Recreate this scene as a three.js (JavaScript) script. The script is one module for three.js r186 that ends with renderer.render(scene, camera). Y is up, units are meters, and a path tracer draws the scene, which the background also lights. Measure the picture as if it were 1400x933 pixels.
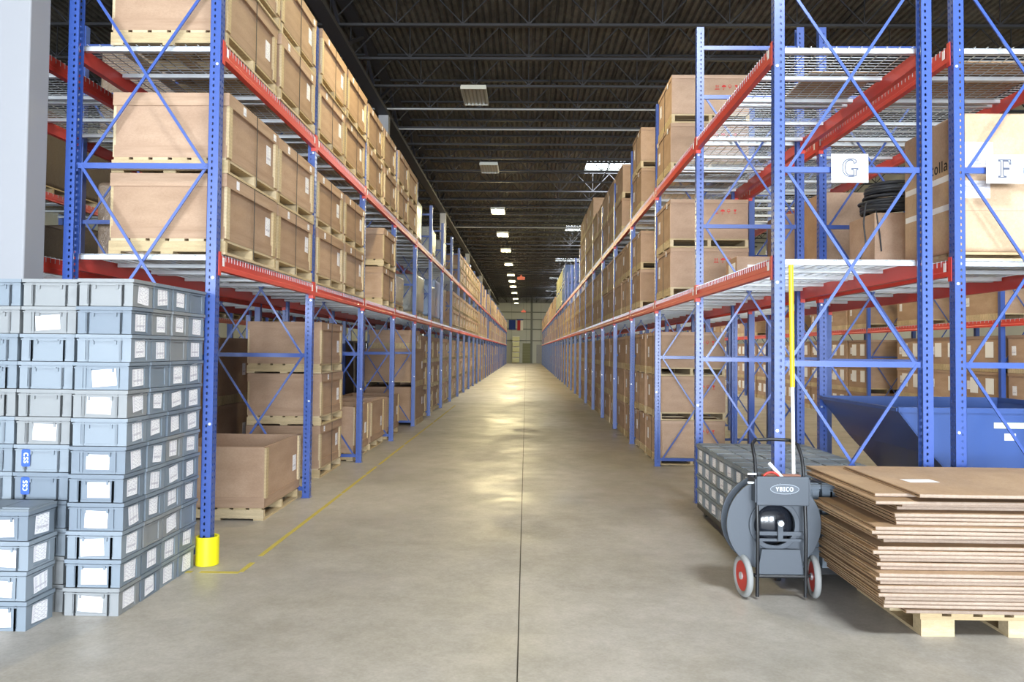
import * as THREE from 'three';
import { mergeGeometries } from 'three/addons/utils/BufferGeometryUtils.js';
import { RoundedBoxGeometry } from 'three/addons/geometries/RoundedBoxGeometry.js';
import { RectAreaLightUniformsLib } from 'three/addons/lights/RectAreaLightUniformsLib.js';
RectAreaLightUniformsLib.init();

// ------------------------------------------------------------------ camera, sky, daylight, exposure
const scene = new THREE.Scene();
const camera = new THREE.PerspectiveCamera(2 * Math.atan(466.5 / 1070.27) * 180 / Math.PI, 1400 / 933, 0.1, 400);
camera.position.set(0, 1.7, 0);
camera.rotation.order = 'YXZ';
camera.rotation.set(0.0295, 0.0182, 0.0099);
camera.setViewOffset(1400, 933, 0, 18.7, 1400, 933);
camera.updateProjectionMatrix();
scene.add(camera);
const renderer = new THREE.WebGLRenderer();
renderer.toneMapping = THREE.LinearToneMapping;
renderer.toneMappingExposure = 0.93;
renderer.shadowMap.enabled = true;
scene.background = new THREE.Color().setRGB(9, 10, 11.2);           // even overcast sky
// daylight that enters through the open dock doors in the wall behind the camera: [x centre, width, height]
const DOORS = [[-8.4, 5.2, 5.6], [-1.2, 5.2, 5.6], [6.2, 5.2, 5.6]];
const BACK = -22;                                                      // depth of that wall (depth = -z)
for (const [x, w, h] of DOORS) {
  const l = new THREE.RectAreaLight(new THREE.Color().setRGB(0.83, 0.91, 1.0), 49, w, h);
  l.position.set(x, h / 2, -BACK - 0.02);
  l.lookAt(x, h / 2, 0);
  l.castShadow = true;
  scene.add(l);
}
// daylight through the roof lights; nearest one unseen, added and stronger as foreground fill
const SKYLIGHTS = [-1.6, 29.8, 45.3, 61.3, 77.0, 93.0], SKX = 3.45;
for (const d of SKYLIGHTS) {
  const l = new THREE.RectAreaLight(new THREE.Color().setRGB(0.88, 0.95, 1.0), d < 5 ? 110 : 45, 2.3, 1.9);
  l.position.set(SKX, 8.9, -d - 1);
  l.lookAt(SKX, 0, -d - 1);
  l.castShadow = true;
  scene.add(l);
}

// ------------------------------------------------------------------ helpers
let seed = 7;
const rnd = () => { seed = (seed + 0x6d2b79f5) | 0; let t = Math.imul(seed ^ (seed >>> 15), 1 | seed); t = (t + Math.imul(t ^ (t >>> 7), 61 | t)) ^ t; return ((t ^ (t >>> 14)) >>> 0) / 4294967296; };
const rr = (a, b) => a + (b - a) * rnd();
const pick = (a) => a[Math.floor(rnd() * a.length)];
const taken = {};
const numbered = (n) => { taken[n] = (taken[n] ?? -1) + 1; return taken[n] ? `${n}_${String(taken[n]).padStart(3, '0')}` : n; };
const ORD = ['first', 'second', 'third', 'fourth', 'fifth', 'sixth', 'seventh', 'eighth', 'ninth', 'tenth', 'eleventh', 'twelfth', 'thirteenth', 'fourteenth', 'fifteenth', 'sixteenth', 'seventeenth', 'eighteenth', 'nineteenth', 'twentieth',
  'twenty-first', 'twenty-second', 'twenty-third', 'twenty-fourth', 'twenty-fifth', 'twenty-sixth', 'twenty-seventh', 'twenty-eighth', 'twenty-ninth', 'thirtieth'];
const boxes = new Map();
function B(w, h, d) {                                                  // shared box geometry
  const k = [w, h, d].map((v) => v.toFixed(4)).join();
  if (!boxes.has(k)) boxes.set(k, new THREE.BoxGeometry(w, h, d));
  return boxes.get(k);
}
const bx = (w, h, d, x = 0, y = 0, z = 0, ry = 0, rx = 0, rz = 0) => {  // own box geometry, placed
  const g = new THREE.BoxGeometry(w, h, d);
  if (rx) g.rotateX(rx); if (rz) g.rotateZ(rz); if (ry) g.rotateY(ry);
  return g.translate(x, y, z);
};
const cyl = (r, h, x, y, z, axis = 'y', n = 16, r2 = r) => {
  const g = new THREE.CylinderGeometry(r, r2, h, n);
  if (axis === 'x') g.rotateZ(Math.PI / 2); if (axis === 'z') g.rotateX(Math.PI / 2);
  return g.translate(x, y, z);
};
const tube = (pts, r, seg = 24, n = 8, closed = false) => new THREE.TubeGeometry(new THREE.CatmullRomCurve3(pts.map((p) => new THREE.Vector3(...p)), closed, 'catmullrom', 0.2), seg, r, n, closed);
function bar(a, b, w, t = w) {                                          // square bar from a to b
  const A = new THREE.Vector3(...a), C = new THREE.Vector3(...b), v = C.clone().sub(A);
  const g = new THREE.BoxGeometry(w, v.length(), t);
  const q = new THREE.Quaternion().setFromUnitVectors(new THREE.Vector3(0, 1, 0), v.clone().normalize());
  return g.applyQuaternion(q).translate(...A.add(C).multiplyScalar(0.5).toArray());
}
const merge = (gs) => mergeGeometries(gs.map((g) => (g.index ? g.toNonIndexed() : g)));
function mesh(name, geo, mat, parent, x = 0, y = 0, z = 0) {
  const m = new THREE.Mesh(geo, mat);
  m.name = name; m.position.set(x, y, z); m.castShadow = m.receiveShadow = true;
  (parent || scene).add(m);
  return m;
}
function group(name, parent, x = 0, y = 0, z = 0) { const g = new THREE.Group(); g.name = name; g.position.set(x, y, z); (parent || scene).add(g); return g; }
function thing(name, label, category, x = 0, y = 0, z = 0, grp) {
  const g = group(numbered(name), scene, x, y, z);
  g.userData = { label, category }; if (grp) g.userData.group = grp;
  return g;
}
function tag(o, label, category, grp, kind) { o.name = numbered(o.name); o.userData = { label, category }; if (grp) o.userData.group = grp; if (kind) o.userData.kind = kind; return o; }
function struct(o, label) { o.userData.kind = 'structure'; if (label) { o.userData.label = label; o.userData.category = 'building'; } return o; }

// ------------------------------------------------------------------ textures
function noiseTile(n, cells, s) {                                       // tileable value noise, n x n
  const g = new Float32Array(cells * cells); let k = s;
  for (let i = 0; i < g.length; i++) { k = (k * 1664525 + 1013904223) >>> 0; g[i] = k / 4294967296; }
  const out = new Float32Array(n * n);
  for (let y = 0; y < n; y++) {
    const v = y / n * cells, y0 = v | 0, fy = v - y0, sy = fy * fy * (3 - 2 * fy), r0 = y0 * cells, r1 = ((y0 + 1) % cells) * cells;
    for (let x = 0; x < n; x++) {
      const u = x / n * cells, x0 = u | 0, fx = u - x0, sx = fx * fx * (3 - 2 * fx), x1 = (x0 + 1) % cells;
      out[y * n + x] = (g[r0 + x0] * (1 - sx) + g[r0 + x1] * sx) * (1 - sy) + (g[r1 + x0] * (1 - sx) + g[r1 + x1] * sx) * sy;
    }
  }
  return out;
}
function texture(n, layers, tint, srgb = true) {                        // layers: [cells x amplitude]; tint: value -> [r,g,b] bytes
  const v = new Float32Array(n * n);
  layers.forEach(([c, a], i) => { const t = noiseTile(n, c, 11 + i * 97); for (let k = 0; k < v.length; k++) v[k] += (t[k] - 0.5) * a; });
  const d = new Uint8Array(n * n * 4);
  for (let k = 0; k < v.length; k++) { const c = tint(v[k], k % n, (k / n) | 0); d[4 * k] = c[0]; d[4 * k + 1] = c[1]; d[4 * k + 2] = c[2]; d[4 * k + 3] = 255; }
  const t = new THREE.DataTexture(d, n, n);
  t.wrapS = t.wrapT = THREE.RepeatWrapping; t.magFilter = THREE.LinearFilter; t.minFilter = THREE.LinearMipmapLinearFilter; t.generateMipmaps = true;
  if (srgb) t.colorSpace = THREE.SRGBColorSpace;
  t.needsUpdate = true;
  return t;
}
const clampb = (v) => Math.max(0, Math.min(255, v));
const grey = (base, gain) => (v) => { const g = clampb(base + v * gain); return [g, g, g]; };
const concreteMap = texture(2048, [[6, 0.5], [17, 0.5], [60, 0.35], [200, 0.3], [700, 0.35], [1800, 0.3]], (v) => { const g = clampb(226 + v * 42); return [g, g - 1, clampb(g - 4 + v * 6)]; });
const concreteRough = texture(1024, [[5, 0.7], [14, 0.6], [50, 0.5]], grey(128, 80), false);
const concreteBump = texture(1024, [[60, 0.6], [400, 0.6]], grey(128, 110), false);
const cardMap = texture(512, [[3, 0.4], [9, 0.3], [60, 0.25], [250, 0.35]], (v) => { const g = clampb(236 + v * 40); return [g, clampb(g - 2 + v * 8), clampb(g - 5 + v * 14)]; });
const woodMap = texture(256, [[4, 0.4], [12, 0.3], [90, 0.4]], (v, x, y) => { const g = clampb(226 + v * 44 + 9 * Math.sin(y * 0.35 + v * 9)); return [g, clampb(g - 4), clampb(g - 12)]; });
const plasticBump = texture(256, [[20, 0.5], [120, 0.5]], grey(128, 120), false);
const deckMap = texture(512, [[5, 0.8], [30, 0.6], [160, 0.4]], (v) => { const g = clampb(205 + v * 90); return [g, clampb(g - 3), clampb(g - 8)]; });

function canvasTexture(w, h, draw) {
  const c = document.createElement('canvas'); c.width = w; c.height = h;
  draw(c.getContext('2d'), w, h);
  const t = new THREE.CanvasTexture(c); t.colorSpace = THREE.SRGBColorSpace; t.magFilter = THREE.LinearFilter;
  return t;
}
const paperTex = [0, 1, 2].map((k) => canvasTexture(128, 160, (c, w, h) => {   // shipping papers: blocks of fine grey print
  c.fillStyle = '#f2f1f4'; c.fillRect(0, 0, w, h); c.strokeStyle = '#b9b4c2'; c.fillStyle = '#a7a2b3';
  for (let y = 10; y < h - 12; y += 9 + 2 * k) { const n = 2 + ((y * 7 + k * 3) % 3); for (let j = 0; j < n; j++) c.fillRect(8 + j * (w / n), y, (w / n) * (0.35 + 0.4 * (((y * 13 + j * 29 + k * 7) % 10) / 10)), 3); }
  if (k !== 1) for (let x = 14; x < w - 14; x += 4) c.fillRect(x, h * 0.62, 1 + ((x * 7) % 3), 20);
  c.strokeRect(4, 4, w - 8, h - 8);
}));
const symbolTex = canvasTexture(512, 128, (c) => {                       // red handling symbols printed on the cartons
  c.clearRect(0, 0, 512, 128); c.strokeStyle = c.fillStyle = 'rgba(214,62,60,0.85)'; c.lineWidth = 9;
  c.strokeRect(10, 100, 84, 8);
  for (const x of [32, 72]) { c.beginPath(); c.moveTo(x, 92); c.lineTo(x, 40); c.stroke(); c.beginPath(); c.moveTo(x - 18, 48); c.lineTo(x, 16); c.lineTo(x + 18, 48); c.fill(); }
  c.beginPath(); c.arc(190, 62, 46, Math.PI, 0); c.fill(); c.beginPath(); c.moveTo(190, 60); c.lineTo(190, 104); c.arc(180, 104, 10, 0, Math.PI); c.stroke();
  c.beginPath(); c.arc(310, 40, 28, 0, Math.PI * 2); c.moveTo(276, 60); c.lineTo(344, 60); c.moveTo(310, 60); c.lineTo(310, 108); c.stroke();
  c.beginPath(); c.moveTo(410, 16); c.lineTo(470, 16); c.lineTo(452, 62); c.lineTo(428, 62); c.fill(); c.fillRect(435, 60, 10, 40); c.fillRect(414, 98, 52, 10);
});

// ------------------------------------------------------------------ materials
const M = (hex, o = {}) => new THREE.MeshStandardMaterial({ color: hex, roughness: 0.7, ...o });
const P = (hex, o = {}) => new THREE.MeshPhysicalMaterial({ color: hex, roughness: 0.5, ...o });
const mat = {
  floor: M('#b4aea6', { map: concreteMap, roughness: 1, roughnessMap: concreteRough, bumpMap: concreteBump, bumpScale: 0.0012 }),
  joint: M('#5d564d', { roughness: 0.95 }),
  lineYellow: M('#cdbb55', { map: concreteMap, roughness: 0.8 }),
  deck: M('#6b6862', { map: deckMap, roughness: 0.75 }),
  steelDark: M('#26262b', { roughness: 0.6, metalness: 0.2 }),
  girder: M('#34343c', { roughness: 0.6, metalness: 0.2 }),
  pipe: M('#a6a7a8', { roughness: 0.5 }),
  column: M('#94959a', { roughness: 0.6 }),
  columnFar: M('#94959a', { roughness: 0.6 }),
  wall: M('#b9bcb6', { roughness: 0.8 }),
  wallGirt: M('#6f7370', { roughness: 0.7 }),
  blue: P('#35529c', { roughness: 0.32, metalness: 0.0, clearcoat: 0.65, clearcoatRoughness: 0.3 }),
  red: P('#d0443a', { roughness: 0.4 }),
  zinc: M('#d2d6da', { roughness: 0.42, metalness: 0.55 }),
  wire: M('#c4c8cc', { roughness: 0.4, metalness: 0.6 }),
  bolt: M('#e2e6ec', { roughness: 0.3, metalness: 0.6 }),
  card: ['#c0a28a', '#ba9c84', '#c6a890', '#b4967d'].map((c) => M(c, { map: cardMap, roughness: 0.85 })),
  lid: ['#c3a58d', '#bd9f86', '#c8aa93', '#b79980'].map((c) => M(c, { map: cardMap, roughness: 0.85 })),
  sheet: ['#b99a78', '#b09170', '#bfa080', '#a98a68'].map((c) => M(c, { map: cardMap, roughness: 0.85 })),
  sheetFrontLit: M('#b8a596', { map: cardMap, roughness: 0.9 }),
  wood: ['#dac6a2', '#d0bb96', '#e0ceae'].map((c) => M(c, { map: woodMap, roughness: 0.8 })),
  strap: M('#3a342c', { roughness: 0.5 }),
  paper: paperTex.map((t) => M('#ffffff', { map: t, roughness: 0.75 })),
  paperWhite: M('#f3f2f2', { roughness: 0.75 }),
  symbols: M('#ffffff', { map: symbolTex, transparent: true, roughness: 0.9 }),
  tote: ['#7a8590', '#838d97', '#717c88', '#888b8d'].map((c) => M(c, { roughness: 0.45, bumpMap: plasticBump, bumpScale: 0.0008 })),
  toteLid: M('#79828a', { roughness: 0.5, bumpMap: plasticBump, bumpScale: 0.001 }),
  film: P('#a3a5a2', { roughness: 0.3, clearcoat: 0.4, bumpMap: plasticBump, bumpScale: 0.02 }),
  filmDark: P('#8f7a66', { roughness: 0.35, clearcoat: 0.4, bumpMap: plasticBump, bumpScale: 0.02 }),
  filmBlue: P('#8fa3c4', { roughness: 0.3, clearcoat: 0.4, bumpMap: plasticBump, bumpScale: 0.02 }),
  wrapShaded: M('#5d4f43', { roughness: 0.6, bumpMap: plasticBump, bumpScale: 0.02 }),  // brown wrap, darkened so the colour carries the dimness behind the column
  blueBin: M('#4d6ba8', { roughness: 0.5 }),
  paleBin: M('#c9c79a', { roughness: 0.6 }),
  yellow: M('#e9dc1a', { roughness: 0.4 }),
  poleYellow: M('#e5c21c', { roughness: 0.4 }),
  poleWhite: M('#e9e9e6', { roughness: 0.4 }),
  black: M('#191a1d', { roughness: 0.4 }),
  rubber: M('#8c8d8c', { roughness: 0.8 }),
  hub: M('#c23a30', { roughness: 0.5 }),
  reel: M('#4a5058', { roughness: 0.5, metalness: 0.2 }),
  reelDark: P('#20232a', { roughness: 0.18, clearcoat: 0.6 }),
  hopper: P('#36528f', { roughness: 0.35, clearcoat: 0.2 }),
  cable: M('#34363a', { roughness: 0.55 }),
  lampHousing: M('#b4b4ac', { roughness: 0.4, metalness: 0.3 }),
  lampOff: M('#8f8c7a', { roughness: 0.35, metalness: 0.3 }),
  lampLit: new THREE.MeshStandardMaterial({ color: '#ffffff', emissive: new THREE.Color().setRGB(1.0, 0.95, 0.72), emissiveIntensity: 9 }),
  glass: new THREE.MeshPhysicalMaterial({ color: '#ffffff', transmission: 1, thickness: 0, roughness: 0.0, ior: 1.3 }),
  signRed: M('#d8604a', { roughness: 0.5 }),
};

// ------------------------------------------------------------------ layout numbers (metres; depth = -z)
const D0 = 6.147, BAY = 2.8, DEPTH = 1.22, POST = 0.082, H1 = 2.4385, H2 = 4.136, POST_H = 5.43;
const XL = -2.449, XR = 1.925, XF = XR + DEPTH + 0.17, XL2 = XL - DEPTH - 0.34, XH = 8.7;
const END = 106, SIDE = 14, ROOF = 8.95, CHORD = 8.15;
const frameD = (k) => D0 + BAY * k;

// ------------------------------------------------------------------ shell: floor
{
  const floor = struct(group('floor'), 'bare grey concrete warehouse floor with a sawn joint down the aisle');
  const jx = -0.03;
  const slab = (x0, x1, d0, d1) => {
    const g = new THREE.BoxGeometry(x1 - x0, 0.2, d1 - d0), p = g.attributes.position, n = g.attributes.normal, uv = g.attributes.uv;
    for (let i = 0; i < p.count; i++) if (Math.abs(n.getY(i)) > 0.5) uv.setXY(i, (p.getX(i) + (x0 + x1) / 2) / 9, (p.getZ(i) - (d0 + d1) / 2) / 9);
    mesh('slab', g, mat.floor, floor, (x0 + x1) / 2, -0.1, -(d0 + d1) / 2);
  };
  slab(-SIDE, jx - 0.004, BACK, END + 0.3); slab(jx + 0.004, SIDE, BACK, END + 0.3);
  mesh('joint_filler', B(0.008, 0.19, END - BACK), mat.joint, floor, jx, -0.107, -(END + BACK) / 2);
  // worn yellow floor line along the tote-side rack, with gaps where it has rubbed off
  const segs = []; let d = 5.95;
  while (d < 24) { const l = rr(0.25, 1.1); segs.push([d, Math.min(d + l, 24)]); d += l + (rnd() < 0.4 ? rr(0.02, 0.2) : 0.006); }
  segs.forEach(([a, b]) => mesh('painted_line', B(0.042, 0.0012, b - a), mat.lineYellow, floor, -2.15 + rr(-0.004, 0.004), 0.0008, -(a + b) / 2));
  for (const [a, w] of [[-2.3, 0.3], [-2.62, 0.22]]) mesh('painted_line', B(w, 0.0012, 0.05), mat.lineYellow, floor, a, 0.0008, -5.93);
  const apron = mesh('ground', B(60, 0.2, 30), mat.floor, scene, 0, -0.11, -BACK + 15.1);
  struct(apron, 'concrete apron outside the open dock doors');
}
// ------------------------------------------------------------------ shell: walls
{
  const wl = mesh('wall_left', B(0.3, ROOF + 0.3, END - BACK), mat.wall, scene, -SIDE - 0.15, (ROOF + 0.3) / 2, -(END + BACK) / 2); struct(wl, 'grey metal side wall beyond the tote-side racks');
  const wr = mesh('wall_right', B(0.3, ROOF + 0.3, END - BACK), mat.wall, scene, SIDE + 0.15, (ROOF + 0.3) / 2, -(END + BACK) / 2); struct(wr, 'grey metal side wall beyond the farthest rack');
  const wb = struct(group('wall_back', scene, 0, 0, -BACK + 0.15), 'wall with open dock doors behind the viewpoint');
  let x = -SIDE;
  for (const [cx, w, h] of DOORS) {
    mesh('wall_panel', B(cx - w / 2 - x, ROOF + 0.3, 0.3), mat.wall, wb, (cx - w / 2 + x) / 2, (ROOF + 0.3) / 2, 0);
    mesh('lintel', B(w, ROOF + 0.3 - h, 0.3), mat.wall, wb, cx, (ROOF + 0.3 + h) / 2, 0);
    x = cx + w / 2;
  }
  mesh('wall_panel', B(SIDE - x, ROOF + 0.3, 0.3), mat.wall, wb, (SIDE + x) / 2, (ROOF + 0.3) / 2, 0);
  // far end wall: pale cladding in panels with girts, a dark doorway and a pale door
  const wf = struct(group('wall_front', scene, 0, 0, -END), 'pale clad end wall at the far end of the aisle');
  const pw = 2.0;
  for (let px = -SIDE; px < SIDE - 0.01; px += pw) mesh('wall_panel', B(pw - 0.03, ROOF, 0.2), mat.wall, wf, px + pw / 2, ROOF / 2, -0.1);
  mesh('wall_backing', B(2 * SIDE, ROOF, 0.1), mat.wallGirt, wf, 0, ROOF / 2, -0.27);
  for (const y of [3.05, 4.6, 5.9, 6.9]) mesh('girt', B(2 * SIDE, 0.12, 0.12), mat.wallGirt, wf, 0, y, 0.06);
  mesh('wall_post', B(0.28, ROOF, 0.2), mat.wallGirt, wf, 0.72, ROOF / 2, 0.1);
  const door = struct(group('door_1', scene, -0.02, 0, -END + 0.06), 'olive roll-up door in the far end wall');
  for (let k = 0; k < 7; k++) mesh('door_slat', B(1.3, 0.37, 0.05), M('#7d7f62', { roughness: 0.7 }), door, 0.2, 0.2 + k * 0.385, 0);
  const d2 = struct(mesh('door_2', B(0.9, 2.5, 0.06), mat.column, scene, 1.85, 1.25, -END + 0.08), 'pale flush door in the far end wall');
  mesh('door_handle', B(0.04, 0.14, 0.05), mat.black, d2, -0.36, -0.1, 0.05);
}
// ------------------------------------------------------------------ shell: ceiling with ribbed deck, joists, girders, roof lights
const ceiling = struct(group('ceiling'), 'dark ribbed steel roof deck on open web joists');
{
  const ribbed = (x0, x1, d0, d1) => {
    const pitch = 0.16, pts = [];
    for (let x = x0; x < x1 - 1e-6; x += pitch) for (const [dx, y] of [[0, 0.045], [0.035, 0.045], [0.06, 0], [0.135, 0], [0.16, 0.045]]) pts.push([Math.min(x + dx, x1), y]);
    const pos = [], uv = [];
    for (let i = 0; i + 1 < pts.length; i++) {
      const [xa, ya] = pts[i], [xb, yb] = pts[i + 1]; if (xb - xa < 1e-6) continue;
      const a = [xa, ya, -d0], b = [xb, yb, -d0], c = [xb, yb, -d1], e = [xa, ya, -d1];
      pos.push(...a, ...e, ...b, ...b, ...e, ...c);
      for (const q of [a, e, b, b, e, c]) uv.push(q[0] / 4, q[2] / 4);
    }
    const g = new THREE.BufferGeometry();
    g.setAttribute('position', new THREE.Float32BufferAttribute(pos, 3)); g.setAttribute('uv', new THREE.Float32BufferAttribute(uv, 2)); g.computeVertexNormals();
    mesh('roof_deck', g, mat.deck, ceiling, 0, ROOF, 0);
    mesh('roof_slab', B(x1 - x0, 0.15, d1 - d0), mat.deck, ceiling, (x0 + x1) / 2, ROOF + 0.125, -(d0 + d1) / 2);
  };
  ribbed(-SIDE - 0.3, SKX - 1.2, BACK - 0.4, END + 0.4); ribbed(SKX + 1.2, SIDE + 0.3, BACK - 0.4, END + 0.4);
  let d = BACK - 0.4;
  for (const s of [...SKYLIGHTS, END + 0.4]) { ribbed(SKX - 1.2, SKX + 1.2, d, s); d = s + 2; }
  SKYLIGHTS.forEach((s, i) => {  // nearest opening is out of view, added to light the foreground
    const w = struct(group(`window_${i + 1}`, scene, SKX, ROOF, -s - 1), `roof light panel over the sign-side rack, ${ORD[i]} from the near end`);
    mesh('pane', B(2.38, 0.01, 1.98), mat.glass, w, 0, 0.1, 0);
    for (const z of [-1, 1]) mesh('kerb_frame', B(2.4, 0.2, 0.03), mat.lampHousing, w, 0, 0.12, z * 0.985);
    for (const x of [-1, 1]) mesh('kerb_frame', B(0.03, 0.2, 1.94), mat.lampHousing, w, x * 1.185, 0.12, 0);
  });
  // open web joists across the building
  const webParts = [], step = 1.32, hj = ROOF - CHORD - 0.08;
  for (let x = -13.2; x < 13.3; x += step) {
    webParts.push(bar([x, 0.03, 0], [x - step / 2, hj, 0], 0.024), bar([x, 0.03, 0], [x + step / 2, hj, 0], 0.024), bar([x, 0.03, 0], [x, hj, 0], 0.018));
  }
  const web = merge(webParts), chord = B(2 * SIDE, 0.05, 0.1);
  for (let k = -7; k < 56; k++) {
    const dd = 15.35 + 1.8 * k; if (dd > END - 0.3) break;
    const j = group('roof_joist', ceiling, 0, CHORD, -dd);
    mesh('bottom_chord', chord, mat.steelDark, j, 0, 0, 0); mesh('top_chord', chord, mat.steelDark, j, 0, hj + 0.04, 0);
    const w = mesh('web_bars', web, mat.steelDark, j); w.userData.kind = 'stuff';
  }
  // bridging bars along the building and a conduit across it
  for (const x of [-7.4, 0.58, 3.1, 6.8]) mesh('bridging_bar', B(0.05, 0.05, END - 2), mat.steelDark, ceiling, x, ROOF - 0.12, -(END + 2) / 2);
  for (const [dd, y] of [[20.6, CHORD - 0.05], [22.5, CHORD - 0.05], [40.6, CHORD - 0.05]]) mesh('sprinkler_pipe', cyl(0.022, 22, 0, 0, 0, 'x', 10), mat.pipe, ceiling, 1, y, -dd);
  // girders on the column lines
  const gw = [], gs = 1.8;
  for (let z = -2; z < END - 2; z += gs * 2) gw.push(bar([0, 0.05, -z], [0, 0.95, -z - gs], 0.07), bar([0, 0.95, -z - gs], [0, 0.05, -z - 2 * gs], 0.07));
  const gwg = merge(gw);
  for (const x of [XL - DEPTH - 0.16, 11.6]) {
    const g = group('roof_girder', ceiling, x, CHORD - 0.2, 0);
    mesh('bottom_chord', B(0.26, 0.1, END + 4), mat.girder, g, 0, 0, -(END) / 2); mesh('top_chord', B(0.26, 0.1, END + 4), mat.girder, g, 0, 0.98, -(END) / 2);
    const w = mesh('web_bars', gwg, mat.girder, g); w.userData.kind = 'stuff';
  }
  // steel columns in the flue behind the tote-side rack
  for (let k = 0; k < 6; k++) {
    const dd = 5.79 + 14.8 * k;
    const c = group(numbered('steel_column'), scene, XL - DEPTH - 0.16, 0, -dd);
    c.userData = { kind: 'structure', label: k ? `grey building column in the rack flue, ${ORD[k]} from the near end` : 'pale painted building column behind the grey totes', category: 'column' };
    mesh('shaft', new RoundedBoxGeometry(0.27, CHORD - 0.25, 0.25, 2, 0.015), k ? mat.columnFar : mat.column, c, 0, (CHORD - 0.25) / 2, 0);
    mesh('base_plate', B(0.31, 0.02, 0.36), mat.girder, c, 0, 0.01, 0);
  }
}

// ------------------------------------------------------------------ pallet racks
// hollow upright with rows of slots: web plate towards the aisle, two flanges
function slotted(w, h, cols) {
  const s = new THREE.Shape([[-w / 2, 0], [w / 2, 0], [w / 2, h], [-w / 2, h]].map((p) => new THREE.Vector2(...p)));
  for (const c of cols) for (let y = 0.07; y < h - 0.05; y += 0.0508) {
    const p = new THREE.Path(); [[-0.0065, -0.011], [0.0065, -0.011], [0.0085, 0.004], [0, 0.013], [-0.0085, 0.004]].forEach(([a, b], i) => (i ? p.lineTo(c + a, y + b) : p.moveTo(c + a, y + b))); p.closePath();
    s.holes.push(p);
  }
  return new THREE.ExtrudeGeometry(s, { depth: 0.003, bevelEnabled: false });
}
const postSlotted = (() => {
  const web = slotted(POST, POST_H, [-0.02, 0.02]).rotateY(Math.PI / 2).translate(-POST / 2, 0, 0);
  const f1 = slotted(POST - 0.003, POST_H, [0.006]).translate(0.0015, 0, POST / 2 - 0.003), f2 = slotted(POST - 0.003, POST_H, [0.006]).translate(0.0015, 0, -POST / 2);
  const lip = (z) => bx(0.003, POST_H, 0.014, POST / 2 - 0.0015, POST_H / 2, z);
  return merge([web, f1, f2, lip(POST / 2 - 0.007), lip(-POST / 2 + 0.007)]);
})();
const postPlain = bx(POST, POST_H, POST, 0, POST_H / 2, 0);
const STRUTS = [0.1, 1.62, 3.14, 4.63, 5.2];
const inX = DEPTH - 2 * POST;
const strutG = bx(inX, 0.045, 0.03), braceG = [[0.1, 1.62], [1.62, 3.14], [3.14, 4.63]].map(([a, b]) => [bar([-inX / 2 + 0.03, a, 0.012], [inX / 2 - 0.03, b, 0.012], 0.022, 0.012), bar([inX / 2 - 0.03, a, -0.012], [-inX / 2 + 0.03, b, -0.012], 0.022, 0.012)]);
const bracing = merge([...STRUTS.map((y) => strutG.clone().translate(0, y, 0)), ...braceG.flat().map((g) => g.clone())]);
const boltG = cyl(0.012, 0.008, 0, 0, 0, 'z', 8);
function beamGeo(len) {                                               // step beam, front face towards -x
  const s = new THREE.Shape([[0, 0.125], [0, 0.045], [-0.007, 0.035], [-0.007, 0], [0.045, 0], [0.045, 0.085], [0.03, 0.085], [0.03, 0.125]].map((p) => new THREE.Vector2(...p)));
  return new THREE.ExtrudeGeometry(s, { depth: len, bevelEnabled: false }).translate(0, -0.125, -len / 2);
}
const beamLen = BAY - POST, beam = beamGeo(beamLen);
const deckLen = beamLen / 2 - 0.01;
function deckWires(step, stepZ, drop) {
  const gs = [];
  for (let z = -deckLen / 2 + 0.02; z <= deckLen / 2 - 0.01; z += step) {
    gs.push(bx(DEPTH - 0.005, 0.005, 0.0055, 0, 0.002, z));
    if (drop) gs.push(bx(0.005, 0.05, 0.0055, -(DEPTH / 2 + 0.001), -0.02, z), bx(0.005, 0.05, 0.0055, DEPTH / 2 + 0.001, -0.02, z));
  }
  for (let x = -DEPTH / 2 + 0.02; x < DEPTH / 2; x += stepZ) gs.push(bx(0.0055, 0.005, deckLen, x, -0.003, 0));
  return merge(gs);
}
const wiresNear = deckWires(0.064, 0.1, true), wiresFar = deckWires(0.13, 0.2, true);
const channelG = bx(DEPTH - 0.1, 0.035, 0.05, 0, -0.024, 0), channelAt = [-deckLen / 2 + 0.06, 0, deckLen / 2 - 0.06];
const channelsFar = merge(channelAt.map((z) => channelG.clone().translate(0, 0, z)));
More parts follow.
